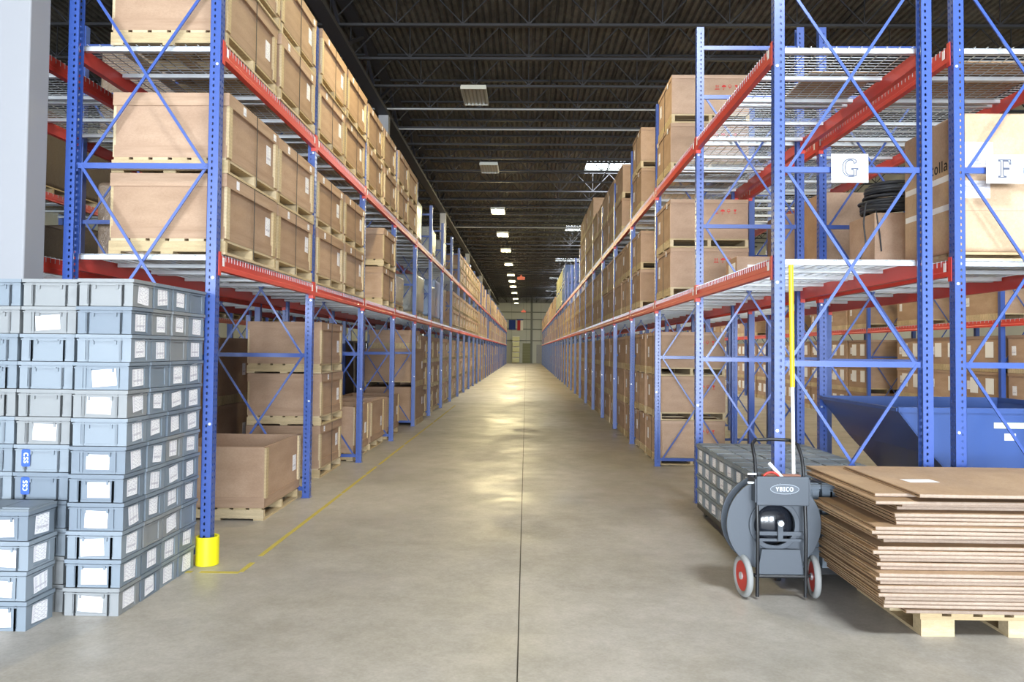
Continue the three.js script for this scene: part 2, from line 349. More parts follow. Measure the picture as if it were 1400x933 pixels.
function rack(name, label, face, dir, first, bays, near, rear, levels = [H1, H2], fromBayDecks = 0) {
  // face: x of the aisle side, dir: +1 the rack lies to +x of it; near: bays built with their small parts; rear: bays whose back beams are built
  const r = thing(name, label, 'pallet rack');
  r.scale.x = dir; r.position.x = face; // built with the aisle at x = 0, goods towards +x
  r.userData.kind = undefined; delete r.userData.kind;
  for (let k = first; k <= first + bays; k++) {
    const f = group('upright_frame', r, 0, 0, -frameD(k)), detail = k < first + near, slots = k < first + Math.min(near, 4);
    mesh('post', slots ? postSlotted : postPlain, mat.blue, f, POST / 2, 0, 0);
    const back = mesh('post', slots ? postSlotted : postPlain, mat.blue, f, DEPTH - POST / 2, 0, 0); back.rotation.y = Math.PI;
    if (detail) {
      for (const y of STRUTS) mesh('strut', strutG, mat.blue, f, DEPTH / 2, y, 0);
      for (const [a, b] of braceG) { mesh('brace', a, mat.blue, f, DEPTH / 2, 0, 0); mesh('brace', b, mat.blue, f, DEPTH / 2, 0, 0); }
      for (const x of [POST / 2, DEPTH - POST / 2]) mesh('foot_plate', B(0.1, 0.008, 0.1), mat.blue, f, x, 0.004, 0);
      for (const y of [1.1, 2.25, 3.95]) mesh('bolt', boltG, mat.bolt, f, POST / 2 - 0.02, y, POST / 2 + 0.003);
    } else { const b = mesh('bracing', bracing, mat.blue, f, DEPTH / 2, 0, 0); b.userData.kind = 'stuff'; }
    if (k === first + bays) break;
    const zc = -(frameD(k) + BAY / 2), detailBay = k < first + near;
    for (const h of levels) {
      for (const side of k < first + rear ? [0, 1] : [0]) {
        const m = mesh('beam', beam, mat.red, r, side ? DEPTH : 0, h, zc); if (side) m.rotation.y = Math.PI;
        if (detailBay) for (const e of [-1, 1]) {
          mesh('connector', B(0.05, 0.19, 0.006), mat.red, m, 0.02, -0.07, e * (beamLen / 2 - 0.003));
          mesh('connector_tab', B(0.004, 0.19, 0.05), mat.red, m, -0.006, -0.07, e * (beamLen / 2 + 0.02));
          if (!side && k < first + 3) mesh('location_tag', B(0.002, 0.07, 0.04), mat.paperWhite, m, -0.009, -0.05, e * (beamLen / 2 - 0.05));
        }
      }
      for (const e of [-1, 1]) {
        const dk = mesh('wire_deck', detailBay ? wiresNear : wiresFar, mat.wire, r, DEPTH / 2, h + 0.004, zc + e * (deckLen / 2 + 0.005)); dk.userData.kind = 'stuff';
        if (detailBay) for (const z of channelAt) mesh('channel', channelG, mat.zinc, dk, 0, 0, z);
        else { const c = mesh('support_channels', channelsFar, mat.zinc, dk); c.userData.kind = 'stuff'; }
      }
    }
  }
  return r;
}
rack('pallet_rack', 'blue and red pallet rack lining the aisle behind the grey tote wall', XL, -1, 0, 33, 8, 14);
rack('pallet_rack', 'blue and red pallet rack lining the aisle, hung with the G sign', XR, 1, 0, 32, 8, 14);
rack('pallet_rack', 'blue and red pallet rack over the blue hopper, hung with the F sign', XF, 1, 0, 9, 2, 9);
rack('pallet_rack', 'dim pallet rack back to back behind the tote-side rack', XL2, -1, 0, 9, 1, 9);
rack('pallet_rack', 'dark pallet rack far behind the pale column', -7.6, -1, 1, 6, 0, 0);
rack('pallet_rack', 'distant pallet rack across the next aisle beyond the blue hopper', XH, 1, 1, 12, 0, 0, [2.35, 4.1]);

// ------------------------------------------------------------------ pallets and boxed goods
// pallet boards: 'x' = stringers run along x (their ends face the aisle), 'z' = stringers run along z
function palletParts(parent, W, L, H, along) {
  const g = group('pallet', parent), m = () => pick(mat.wood), [A, C] = along === 'x' ? [W, L] : [L, W];   // A: stringer length, C: across
  const put = (name, a, h, c, pa, y, pc) => (along === 'x' ? mesh(name, B(a, h, c), m(), g, pa, y, pc) : mesh(name, B(c, h, a), m(), g, pc, y, pa));
  for (const e of [-1, 0, 1]) put('stringer', A, H - 0.04, 0.045, 0, H / 2, e * (C / 2 - 0.0225));
  for (let i = 0; i < 6; i++) put('top_board', A / 6 - 0.035, 0.02, C, -A / 2 + (A / 6) * (i + 0.5), H - 0.01, 0);
  for (const e of [-1, 0, 1]) put('bottom_board', 0.1, 0.02, C, e * (A / 2 - 0.05), 0.01, 0);
  return g;
}
const palletShapes = new Map();
function palletSolid(W, L, H, along) {                                // one joined profile for pallets too small to show boards
  const k = [W, L, H, along].join();
  if (!palletShapes.has(k)) {
    const C = along === 'x' ? L : W, A = along === 'x' ? W : L, s = 0.06, t = 0.025, c = C / 2;
    const pts = [[-c, 0], [-c + s, 0], [-c + s, H - t], [-s / 2, H - t], [-s / 2, 0], [s / 2, 0], [s / 2, H - t], [c - s, H - t], [c - s, 0], [c, 0], [c, H], [-c, H]];
    const g = new THREE.ExtrudeGeometry(new THREE.Shape(pts.map((p) => new THREE.Vector2(...p))), { depth: A, bevelEnabled: false }).translate(0, 0, -A / 2);
    if (along === 'x') g.rotateY(Math.PI / 2);
    palletShapes.set(k, g);
  }
  return palletShapes.get(k);
}
// a lidded carton strapped to its pallet. o: W (x), L (depth), H (all), side: +1 / -1 = the way its aisle face points, kind: crate | carton, lod
function palletBox(label, o, x, y, d, grp) {
  const { W, L, H, side, kind = 'crate', lod = 0, cm = pick(mat.card), lm = pick(mat.lid), open = false } = o;
  const t = thing(open ? 'open_carton' : kind === 'crate' ? 'strapped_crate' : 'lidded_carton', label, open ? 'carton' : kind === 'crate' ? 'crate' : 'carton', x, y, -d, grp);
  const along = kind === 'crate' ? 'x' : 'z', ph = 0.125, bh = H - ph;
  if (lod === 0) palletParts(t, W, L, ph, along); else mesh('pallet', palletSolid(W, L, ph, along), pick(mat.wood), t);
  if (open) {
    const w = 0.018;
    mesh('wall', B(W, bh, w), cm, t, 0, ph + bh / 2, L / 2 - w / 2); mesh('wall', B(W, bh, w), cm, t, 0, ph + bh / 2, -L / 2 + w / 2);
    mesh('wall', B(w, bh, L - 2 * w), cm, t, W / 2 - w / 2, ph + bh / 2, 0); mesh('wall', B(w, bh, L - 2 * w), cm, t, -W / 2 + w / 2, ph + bh / 2, 0);
    mesh('bottom', B(W - 2 * w, w, L - 2 * w), cm, t, 0, ph + w / 2, 0);
    for (const sx of [-1, 1]) for (const sz of [-1, 1]) mesh('corner_post', B(0.02, bh * 0.83, 0.07), pick(mat.wood), t, sx * (W / 2 + 0.01), ph + bh * 0.57, sz * (L / 2 - 0.035));
    mesh('skirt', B(W + 0.014, bh * 0.17, L + 0.014), cm, t, 0, ph + bh * 0.085, 0).visible = true;
  } else {
    const inset = kind === 'crate' ? 0.05 : 0.02;
    mesh('carton', B(W - inset, bh - 0.02, L - 0.02), cm, t, 0, ph + bh / 2 - 0.01, 0);
    const lh = kind === 'crate' ? 0.105 : 0.05;
    mesh('lid', B(W, lh, L), lm, t, 0, H - lh / 2 - 0.005, 0);
    if (lod === 0) {
      if (kind === 'crate') {
        for (const sx of [-1, 1]) for (const sz of [-1, 1]) mesh('corner_post', B(0.026, bh - lh - 0.01, 0.075), pick(mat.wood), t, sx * (W / 2 - 0.014), ph + (bh - lh) / 2, sz * (L / 2 - 0.05));
        mesh('skirt', B(W - 0.03, bh * 0.19, L - 0.008), cm, t, 0, ph + bh * 0.095, 0);
      } else {
        const c = B(0.05, bh - lh - 0.01, 0.012);
        for (const sx of [-1, 1]) mesh('corner_board', B(0.01, bh - lh - 0.01, 0.05), pick(mat.lid), t, sx * (W / 2 - 0.006), ph + (bh - lh) / 2, L / 2 - 0.04);
      }
      const z = rr(-0.06, 0.06), sw = 0.012, st = 0.004;
      mesh('strap', merge([bx(W + 2 * st, st, sw, 0, H - 0.004, z), bx(st, H - 0.03, sw, W / 2 + st / 2, H / 2 + 0.015, z), bx(st, H - 0.03, sw, -W / 2 - st / 2, H / 2 + 0.015, z), bx(W, st, sw, 0, ph - 0.022, z)]), mat.strap, t);
    } else if (kind === 'crate' && lod === 1) for (const sz of [-1, 1]) mesh('corner_post', B(0.026, bh - lh - 0.01, 0.075), pick(mat.wood), t, side * (W / 2 - 0.014), ph + (bh - lh) / 2, sz * (L / 2 - 0.05));
  }
  // labels on the aisle face
  const lx = side * (W / 2 + (open ? 0.001 : kind === 'crate' ? -0.0235 : -0.008));
  const lab = mesh('paper_label', B(0.003, 0.17, 0.12), pick(mat.paper), t, lx, ph + bh * rr(0.42, 0.56), -L / 2 + rr(0.16, 0.22)); lab.rotation.x = rr(-0.03, 0.03);
  if (!open && lod === 0) mesh('lid_label', B(0.003, 0.07, 0.06), pick(mat.paper), t, side * (W / 2 + 0.001), H - 0.055, L / 2 - rr(0.2, 0.36));
  if (!open && lod === 0 && rnd() < 0.6) mesh('lid_label', B(0.003, 0.06, 0.07), pick(mat.paper), t, side * (W / 2 + 0.001), H - 0.06, -L / 2 + rr(0.08, 0.2));
  if (kind === 'carton' && !open && lod === 0) { const s = mesh('printed_symbols', new THREE.PlaneGeometry(0.34, 0.085), mat.symbols, t, W / 2 - 0.3, H - 0.17, L / 2 - 0.008); }
  t.rotation.y = rr(-0.006, 0.006);
  return t;
}
function wrapped(label, W, L, H, x, y, d, m, grp) {                    // shrink-wrapped pallet load
  const t = thing('wrapped_load', label, 'pallet load', x, y, -d, grp);
  mesh('pallet', palletSolid(W, L, 0.125, 'x'), pick(mat.wood), t);
  const g = new RoundedBoxGeometry(W, H - 0.125, L, 4, 0.06), p = g.attributes.position, s = rnd() * 9;
  for (let i = 0; i < p.count; i++) { const a = p.getX(i), b = p.getY(i), c = p.getZ(i), w = 0.012 * Math.sin(9 * b + s + 5 * a) + 0.01 * Math.sin(13 * c + 7 * b + s); p.setXYZ(i, a + w * Math.sign(a), b + (b > 0 ? w : 0), c + w * Math.sign(c)); }
  g.computeVertexNormals();
  mesh('film', g, m, t, 0, 0.125 + (H - 0.125) / 2 + 0.002, 0);
  return t;
}
const SHELF = ['floor level', 'middle shelf', 'top shelf'], BASE = [0, H1 + 0.012, H2 + 0.012];
const bayOf = (d) => Math.max(0, Math.min(29, Math.floor((d - D0) / BAY)));
// a stack of boxes in an aisle rack: rackWord 'tote-side' or 'G-sign'
function stack(rackWord, lvl, d0, L, xFace, W, n, H, kind, extra = {}) {
  const side = rackWord === 'tote-side' ? 1 : -1, cx = xFace - side * W / 2, d = d0 + L / 2, lod = d < 16.5 ? 0 : 1, k = bayOf(d);
  const half = d - frameD(k) < BAY / 2 ? 'near' : 'far';
  const pos = n === 1 ? ['only box'] : n === 2 ? ['lower', 'upper'] : ['lowest', 'middle', 'topmost'];
  for (let i = 0; i < n; i++)
    palletBox(`${kind === 'crate' ? 'strapped crate' : 'lidded carton'}, ${rackWord} rack ${SHELF[lvl]}, ${ORD[k]} bay from camera, ${half} stack, ${pos[i]}`,
      { W, L, H, side, kind, lod, ...extra }, cx + rr(-0.012, 0.012), BASE[lvl] + i * H, d + rr(-0.01, 0.01), `boxes on the ${rackWord} rack`);
}
const HB = 0.66, XLF = -2.435, XRF = 1.935;
// tote-side rack (crates), bays 0-11 as single boxes
const NEARB = 12;
for (let k = 0; k < 4; k++) for (const off of [0.09, 1.43]) { const s = 1.27; stack('tote-side', 2, frameD(k) + off, s, XLF, 0.95, 2, HB, 'crate'); if (k < 2) stack('tote-side', 1, frameD(k) + off, s, XLF, 0.95, 2, HB, 'crate'); }
stack('tote-side', 1, frameD(2) + 1.5, 1.2, XLF, 0.95, 2, HB, 'crate');
for (let k = 8; k < NEARB; k++) for (const off of [0.09, 1.43]) stack('tote-side', 2, frameD(k) + off, 1.27, XLF, 1.0, 2, 0.55, 'crate', { cm: pick(mat.card), lm: pick(mat.card) });
for (let k = 7; k < NEARB; k++) for (const off of [0.09, 1.43]) stack('tote-side', 1, frameD(k) + off, 1.27, XLF, 1.0, 2, 0.6, 'crate', { cm: pick(mat.card), lm: pick(mat.card) });
// ground level
palletBox('open cardboard box with wooden corner posts beside the yellow post guard', { W: 0.95, L: 1.2, H: 0.72, side: 1, open: true, cm: mat.card[1] }, -2.57 - 0.475, 0, 8.3);
stack('tote-side', 0, 10.25, 1.2, -2.68, 0.98, 3, 0.685, 'crate', { cm: mat.card[1], lm: mat.card[1] });
palletBox('low open cardboard box past the three-high crate stack, first of three', { W: 0.95, L: 1.08, H: 0.82, side: 1, open: true, cm: mat.card[1] }, -3.08, 0, 12.4);
palletBox('low open cardboard box past the three-high crate stack, second of three', { W: 0.95, L: 1.15, H: 0.8, side: 1, open: true, cm: mat.card[0] }, -3.08, 0, 13.75);
palletBox('low open cardboard box past the three-high crate stack, third of three', { W: 0.95, L: 1.25, H: 0.8, side: 1, open: true, cm: mat.card[3] }, -3.08, 0, 15.4);
stack('tote-side', 0, 17.5, 1.25, -2.46, 1.16, 2, 0.86, 'carton', { cm: mat.card[3], lm: mat.card[3] });
palletBox('dark crate topping the wide two-high carton stack at floor level', { W: 1.0, L: 1.15, H: 0.42, side: 1, kind: 'crate', lod: 1, cm: mat.card[0], lm: mat.card[0] }, -3.05, 1.72, 18.15);
for (let k = 4; k < NEARB; k++) for (const off of k === 4 ? [1.5] : [0.09, 1.43]) stack('tote-side', 0, frameD(k) + off, 1.25, -2.55, 1.0, 3, 0.68, 'crate', { cm: pick(mat.card), lm: pick(mat.card) });
// wrapped loads on the tote-side rack
[[2, 18.05, 1.0, mat.film, 'bumpy white film-wrapped load on the tote-side top shelf beside the last tall crates'], [2, 20.95, 0.78, mat.film, 'lower grey film-wrapped load on the tote-side top shelf, further along'],
  [2, 23.8, 0.85, mat.film, 'grey film-wrapped load on the tote-side top shelf below bare posts'],
  [1, 15.4, 0.7, mat.filmDark, 'brown film-wrapped load on the middle shelf just past the two-box stack'], [1, 18.6, 1.0, mat.film, 'grey film-wrapped load on the tote-side middle shelf, fifth bay'],
  [1, 20.9, 0.95, mat.filmBlue, 'bluish film-wrapped load on the tote-side middle shelf, near half of sixth bay'], [1, 22.2, 1.2, mat.filmBlue, 'bluish film-wrapped load on the tote-side middle shelf, far half of sixth bay'],
  [1, 23.8, 1.1, mat.filmDark, 'brown film-wrapped load on the tote-side middle shelf, seventh bay']].forEach(([l, d, h, m, label]) => wrapped(label, 1.05, 1.2, h, -3.05, BASE[l], d, m, 'film-wrapped loads on the tote-side rack'));
// G-sign rack (lidded cartons with red print)
stack('G-sign', 1, 10.55, 1.12, XRF, 1.05, 2, HB, 'carton'); stack('G-sign', 2, 10.55, 1.12, XRF, 1.05, 2, HB, 'carton');
stack('G-sign', 1, 13.35, 1.12, XRF, 1.05, 2, HB, 'carton'); stack('G-sign', 2, 13.34, 1.12, XRF, 1.05, 2, 0.7, 'carton');
for (let k = 3; k < NEARB; k++) for (const off of [0.09, 1.43]) {
  stack('G-sign', 1, frameD(k) + off, 1.25, XRF, 1.05, 2, HB, 'carton', k > 5 ? { cm: pick(mat.card), lm: pick(mat.card) } : {});
  if (k < 8 && !(k === 3 && off < 1)) stack('G-sign', 2, frameD(k) + off, 1.25, XRF, 1.05, k > 5 ? 3 : 2, 0.7, 'carton', k > 4 ? { cm: pick(mat.card), lm: pick(mat.card) } : {});
}
for (let k = 2; k < NEARB; k++) for (const off of [0.11, 1.45]) stack('G-sign', 0, frameD(k) + off, 1.22, XRF + 0.07, 1.0, 3, 0.67, 'carton');
// blue and pale bulk bins on the far top shelf of the G-sign rack
const binG = (() => { const s = []; for (const e of [-1, 1]) for (let i = -2; i <= 2; i++) s.push(bx(0.03, 0.8, 0.05, e * 0.52, 0.55, i * 0.26)); return merge([bx(1.02, 0.85, 1.18, 0, 0.55, 0), ...s, bx(1.08, 0.06, 1.24, 0, 0.95, 0), bx(1.08, 0.06, 1.24, 0, 0.16, 0)]); })();
for (let k = 12; k < 16; k++) for (const off of [0.72, 2.06]) for (let i = 0; i < 2; i++) {
  const t = thing('bulk_bin', `${k < 13 ? 'blue' : 'pale'} ribbed bulk bin, G-sign rack top shelf, ${ORD[k]} bay, ${off < 1 ? 'near' : 'far'} stack, ${i ? 'upper' : 'lower'}`, 'bin', 2.48, BASE[2] + i * 0.98, -frameD(k) - off, 'bulk bins on the far top shelf');
  mesh('bin_body', binG, k < 13 ? mat.blueBin : mat.paleBin, t);
  for (const e of [-1, 0, 1]) mesh('bin_foot', B(0.14, 0.13, 1.2), k < 13 ? mat.blueBin : mat.paleBin, t, e * 0.42, 0.065, 0);
}
// the rows beyond, too small and too many to pick apart
{
  const far = (name, label, xs, from, to, plan) => {
    const lots = [[], [], [], []], way = Math.sign(xs), face = [0.075, 0.02, -0.015];
    for (let k = from; k < to; k++) for (const off of [0.75, 2.08]) for (const [lvl, n, H] of plan(k)) {
      if (rnd() < 0.07) continue;
      const lot = rnd() < 0.12 ? 3 : lvl === 2 ? 0 : rnd() < 0.55 ? 1 : 0, hh = H * rr(0.93, 1.04);
      for (let i = 0; i < n - (rnd() < 0.1 ? 1 : 0); i++) {
        const d = frameD(k) + off + rr(-0.03, 0.03), y = BASE[lvl] + i * hh, x = xs + way * face[lvl] + rr(-0.015, 0.015);
        lots[lot].push(bx(1.0, hh - 0.125, 1.22, x, y + 0.125 + (hh - 0.125) / 2, -d)); lots[2].push(bx(1.0, 0.122, 1.2, x, y + 0.061, -d));
      }
    }
    const g = mergeGeometries(lots.map((l) => mergeGeometries(l)), true);
    const m = mesh(name, g, [mat.card[1], mat.card[3], mat.wood[1], mat.card[2]], scene);
    tag(m, label, 'cartons', null, 'stuff');
  };
  far('distant_cartons', 'distant rows of stacked cartons along the tote-side rack', -2.935, NEARB, 33, () => [[0, 3, 0.68], [1, 2, 0.62], [2, 2, 0.55]]);
  far('distant_cartons', 'distant rows of stacked cartons along the G-sign rack', 2.435, NEARB, 32, (k) => [[0, 3, 0.67], [1, 2, 0.66], ...(k > 15 ? [[2, 2, 0.6]] : [])]);
}

// ------------------------------------------------------------------ goods in the racks behind
// back-to-back rack behind the tote-side rack: seen dimly through the frames
for (let k = 0; k < 6; k++) for (const off of [0.76, 2.06]) for (const [lvl, h] of [[0, rr(1.6, 1.95)], [1, rr(1.1, 1.4)], [2, rr(0.9, 1.2)]]) {
  if ((lvl === 2 && k > 2) || (lvl > 0 && k === 0)) continue;
  if (lvl === 0 && k < 4) {
    for (let i = 0; i < 2; i++) palletBox(`dull carton at floor level behind the tote-side rack, ${ORD[k]} bay, ${off < 1 ? 'near' : 'far'} stack, ${i ? 'upper' : 'lower'}`, { W: 1.0, L: 1.15, H: 0.92, side: 1, kind: 'carton', lod: 1, cm: mat.card[1], lm: mat.card[1] }, XL2 - 0.6, i * 0.92, frameD(k) + off, 'dim loads behind the tote-side rack');
    continue;
  }
  wrapped(`dim film-wrapped brown load, ${SHELF[lvl]} behind the tote-side rack, ${ORD[k]} bay, ${off < 1 ? 'near' : 'far'} half`, 1.0, 1.15, h, XL2 - 0.6, BASE[lvl], frameD(k) + off, mat.filmDark, 'dim loads behind the tote-side rack');
}
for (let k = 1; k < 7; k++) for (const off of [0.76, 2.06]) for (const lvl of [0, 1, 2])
  wrapped(`brown wrapped load darkened for shade behind the pale column, ${SHELF[lvl]}, ${ORD[k]} bay, ${off < 1 ? 'near' : 'far'} half`, 1.0, 1.15, lvl ? rr(1.1, 1.4) : rr(1.6, 1.95), -8.2, BASE[lvl], frameD(k) + off, mat.wrapShaded, 'loads in the dark rack');
// rack across the next aisle
for (let k = 2; k < 13; k++) for (const off of [0.75, 2.08]) {
  if (k === 4 && off > 1) continue;
  for (let i = 0; i < 3; i++) {
    const t = palletBox(`carton with big white label, rack beyond the hopper, floor level, ${ORD[k]} bay, ${off < 1 ? 'near' : 'far'} stack, ${['lowest', 'middle', 'topmost'][i]}`, { W: 1.05, L: 1.22, H: 0.69, side: -1, kind: 'carton', lod: 1, cm: pick(mat.card), lm: pick(mat.card) }, XH + 0.6, i * 0.69, frameD(k) + off, 'cartons in the rack beyond the hopper');
    mesh('paper_label', B(0.004, 0.3, 0.26), mat.paperWhite, t, -0.523, 0.42, 0.3); if (rnd() < 0.7) mesh('paper_label', B(0.004, 0.3, 0.26), mat.paperWhite, t, -0.523, 0.42, -0.22);
  }
  if (rnd() < 0.75) palletBox(`carton on the shelf beyond the hopper, ${ORD[k]} bay, ${off < 1 ? 'near' : 'far'} place`, { W: 1.05, L: 1.2, H: rr(0.5, 0.9), side: -1, kind: 'carton', lod: 1, cm: pick(mat.card), lm: pick(mat.card) }, XH + 0.6, 2.36, frameD(k) + off, 'cartons on the shelf beyond the hopper');
}

// ------------------------------------------------------------------ loose goods in the near bays of the G and F racks
function plainCarton(label, w, h, l, x, y, d, m, tape = true) {          // x, d: centre
  const t = thing('shipping_carton', label, 'carton', x, y, -d);
  mesh('carton', new RoundedBoxGeometry(w, h, l, 2, 0.012), m, t, 0, h / 2, 0);
  if (tape) { mesh('tape', B(0.05, 0.002, l), mat.lid[2], t, 0, h + 0.0005, 0); }
  return t;
}
const yS = BASE[1];
{ // big printed carton on the F middle shelf
  const w = 1.08, l = 0.88, h = 1.12, cx = 3.42 + w / 2, cd = 6.27 + l / 2;
  const t = thing('bulk_carton', 'big tan carton with black lettering on its side, F rack middle shelf', 'carton', cx, yS, -cd);
  palletParts(t, w, l, 0.07, 'z');
  mesh('carton', new RoundedBoxGeometry(w, h, l, 3, 0.04), M('#d2b597', { map: cardMap, roughness: 0.85 }), t, 0, 0.07 + h / 2, 0);
  const txt = canvasTexture(256, 128, (c) => { c.clearRect(0, 0, 256, 128); c.fillStyle = 'rgba(52,44,40,0.9)'; c.font = 'bold 108px sans-serif'; c.fillText('tolla', 2, 104); });
  const s = mesh('lettering', new THREE.PlaneGeometry(0.29, 0.145), M('#ffffff', { map: txt, transparent: true, roughness: 0.9 }), t, -w / 2 - 0.001, 0.07 + 0.73, 0.19); s.rotation.y = -Math.PI / 2;
  mesh('tape', B(0.002, 0.05, l - 0.09), mat.paperWhite, t, -w / 2 - 0.0005, 0.07 + 0.62, 0); mesh('tape', B(0.002, 0.05, l - 0.09), mat.paperWhite, t, -w / 2 - 0.0005, 0.07 + 0.38, 0);
  mesh('paper_label', B(0.24, 0.2, 0.002), mat.paper[0], t, -0.42 + 0.05, 0.07 + 0.78, l / 2 + 0.001); mesh('paper_label', B(0.25, 0.14, 0.002), mat.paper[1], t, -0.4, 0.07 + 0.5, l / 2 + 0.001);
  mesh('flap_seam', B(w - 0.09, 0.004, 0.002), mat.card[3], t, 0, 0.07 + 0.33, l / 2 + 0.0005);
}
plainCarton('square tan carton carrying the black cable coils on F rack middle shelf', 0.52, 0.62, 0.6, 3.62, yS, 7.9, mat.lid[2]);
{ // coils of black cable
  const t = thing('cable_coil', 'heap of black cable coils on top of a square tan carton', 'cable', 3.62, yS + 0.622, -7.9);
  for (let i = 0; i < 11; i++) {
    const r = 0.235 - 0.009 * Math.max(0, i - 3) + rr(-0.02, 0.02), g = new THREE.TorusGeometry(r, rr(0.014, 0.02), 7, 36).rotateX(Math.PI / 2 + rr(-0.05, 0.05)).rotateZ(rr(-0.06, 0.06));
    mesh('loop', g, mat.cable, t, rr(-0.02, 0.02), 0.045 + i * 0.027, rr(-0.02, 0.02));
  }
  mesh('loose_end', tube([[-0.2, 0.12, 0.12], [-0.3, 0.1, 0.2], [-0.34, -0.1, 0.24], [-0.33, -0.3, 0.26], [-0.38, -0.45, 0.24]], 0.008), mat.cable, t);
  mesh('loose_end', tube([[-0.18, 0.05, 0.16], [-0.24, 0.0, 0.29], [-0.22, -0.22, 0.32], [-0.2, -0.38, 0.31]], 0.007), mat.cable, t);
}
plainCarton('tall tan carton on the F rack middle shelf behind the cable coils', 0.8, 1.2, 0.75, 3.95, yS, 9.85, mat.lid[0]);
plainCarton('slim brown carton with white marks beside the tall tan carton', 0.3, 1.1, 0.6, 3.36 + 0.16, yS, 10.7, mat.card[3]);
{
  const t = plainCarton('small carton with white side label, G rack middle shelf behind empty bay', 0.5, 0.4, 0.5, 2.75, yS, 9.6, mat.card[0]);
  mesh('paper_label', B(0.002, 0.26, 0.3), mat.paperWhite, t, -0.251, 0.2, 0.04); mesh('paper_label', B(0.24, 0.2, 0.002), mat.paperWhite, t, 0, 0.2, 0.251);
}
for (const [x, d, w, l, n] of [[3.95, 7.1, 0.95, 1.1, 'F'], [2.75, 7.3, 0.6, 1.0, 'G']]) { const q = mesh('cardboard_sheet', B(w, 0.012, l), mat.sheet[2], scene, x, BASE[2] + 0.006, -d); tag(q, `flat pale sheet lying on the ${n} rack top shelf deck`, 'cardboard'); }
// flat cardboard lying behind the totes inside the G and F racks
for (let i = 0; i < 6; i++) { const s = mesh('cardboard_sheet', B(1.0 + rr(-0.1, 0.1), 0.03, 1.2), pick(mat.sheet), scene, 4.0 + rr(-0.05, 0.05), 0.0155 + i * 0.031, -10.4 + rr(-0.05, 0.05)); s.rotation.y = rr(-0.05, 0.05); tag(s, `flat cardboard sheet on the floor past the hopper, ${ORD[i]} from below`, 'cardboard', 'sheets past the hopper'); }

// ------------------------------------------------------------------ signs G and F
for (const [ch, x, y] of [['G', 2.507, 3.145], ['F', 3.70, 3.145]]) {
  const tx = canvasTexture(330, 255, (c) => { c.fillStyle = '#ececec'; c.fillRect(0, 0, 330, 255); c.font = '215px serif'; c.textAlign = 'center'; c.lineWidth = 11; c.strokeStyle = '#50576a'; c.strokeText(ch, 165, 200); });
  const s = mesh('paper_sign', B(0.285, 0.225, 0.002), M('#ffffff', { map: tx, roughness: 0.7 }), scene, x, y, -(D0 - 0.045));
  tag(s, `white paper sign with outlined letter ${ch} hanging on rack frame`, 'sign');
}

// ------------------------------------------------------------------ grey totes
const TW = 0.362, TD = 0.28, TH = 0.178;
const toteShape = (W, D, H) => {
  const h = H - 0.004;
  const body = [bx(W - 0.03, h, D - 0.03, 0, h / 2, 0)];
  for (const sx of [-1, 1]) for (const sz of [-1, 1]) { body.push(bx(0.05, h * 0.84, 0.05, sx * (W / 2 - 0.034), h * 0.42, sz * (D / 2 - 0.034))); }
  for (const sx of [-1, 1]) for (let i = 0; i < 2; i++) { body.push(bx(0.012, h * 0.84, D - 0.014, sx * (W / 2 - 0.075 - i * 0.0), h * 0.42, 0)); }
  body.push(bx(W - 0.02, 0.014, D - 0.02, 0, 0.007, 0));
  const rim = merge([bx(W, 0.022, D, 0, h - 0.011, 0), bx(W - 0.01, 0.008, D - 0.01, 0, h - 0.034, 0)]);
  const grip = merge([bx(W * 0.4, 0.012, 0.012, 0, h * 0.79, D / 2 - 0.01), bx(0.012, 0.03, 0.012, -W * 0.2, h * 0.72, D / 2 - 0.01), bx(0.012, 0.03, 0.012, W * 0.2, h * 0.72, D / 2 - 0.01)]);
  return { body: merge(body), rim, grip, W, D, H };
};
const toteA = toteShape(TW, TD, TH), toteB = toteShape(0.37, 0.282, 0.15);
const stickerTex = canvasTexture(128, 64, (c) => { c.fillStyle = '#2f57b5'; c.beginPath(); c.roundRect(2, 2, 124, 60, 12); c.fill(); c.fillStyle = '#f4f6fb'; c.font = 'bold 46px sans-serif'; c.textAlign = 'center'; c.fillText('CSS', 64, 48); });
const stickerMat = M('#ffffff', { map: stickerTex, transparent: true, roughness: 0.6 });
function tote(s, label, x, y, d, grp, o = {}) {
  const t = thing('plastic_tote', label, 'tote', x, y, -d, grp), m = pick(mat.tote);
  mesh('tub', s.body, m, t); mesh('rim', s.rim, m, t);
  if (o.grip) mesh('grip', s.grip, m, t);
  if (o.front) { const p = mesh('paper_label', B(s.W * rr(0.38, 0.46), s.H * rr(0.5, 0.62), 0.002), rnd() < 0.4 ? mat.paperWhite : pick(mat.paper), t, rr(-0.02, 0.03), s.H * rr(0.38, 0.46), s.D / 2 - 0.012); p.rotation.z = rr(-0.1, 0.1); }
  if (o.side) { const p = mesh('paper_label', B(0.002, s.H * rr(0.55, 0.72), s.D * rr(0.42, 0.54)), pick(mat.paper), t, o.side * (s.W / 2 - 0.0125), s.H * rr(0.4, 0.5), rr(-0.02, 0.02)); p.rotation.x = rr(-0.12, 0.12); }
  if (o.lid) { mesh('lid', merge([bx(s.W, 0.012, s.D, 0, s.H + 0.003, 0), bx(s.W * 0.46, 0.01, s.D - 0.04, -s.W * 0.245, s.H + 0.012, 0), bx(s.W * 0.46, 0.01, s.D - 0.04, s.W * 0.245, s.H + 0.012, 0)]), mat.toteLid, t); }
  if (o.css) { const p = mesh('sticker', new THREE.PlaneGeometry(0.115, 0.06), stickerMat, t, -s.W * 0.28, s.H * 0.5, s.D / 2 - 0.003); p.rotation.z = o.css * Math.PI / 2; }
  t.rotation.y = rr(-0.006, 0.006);
  return t;
}
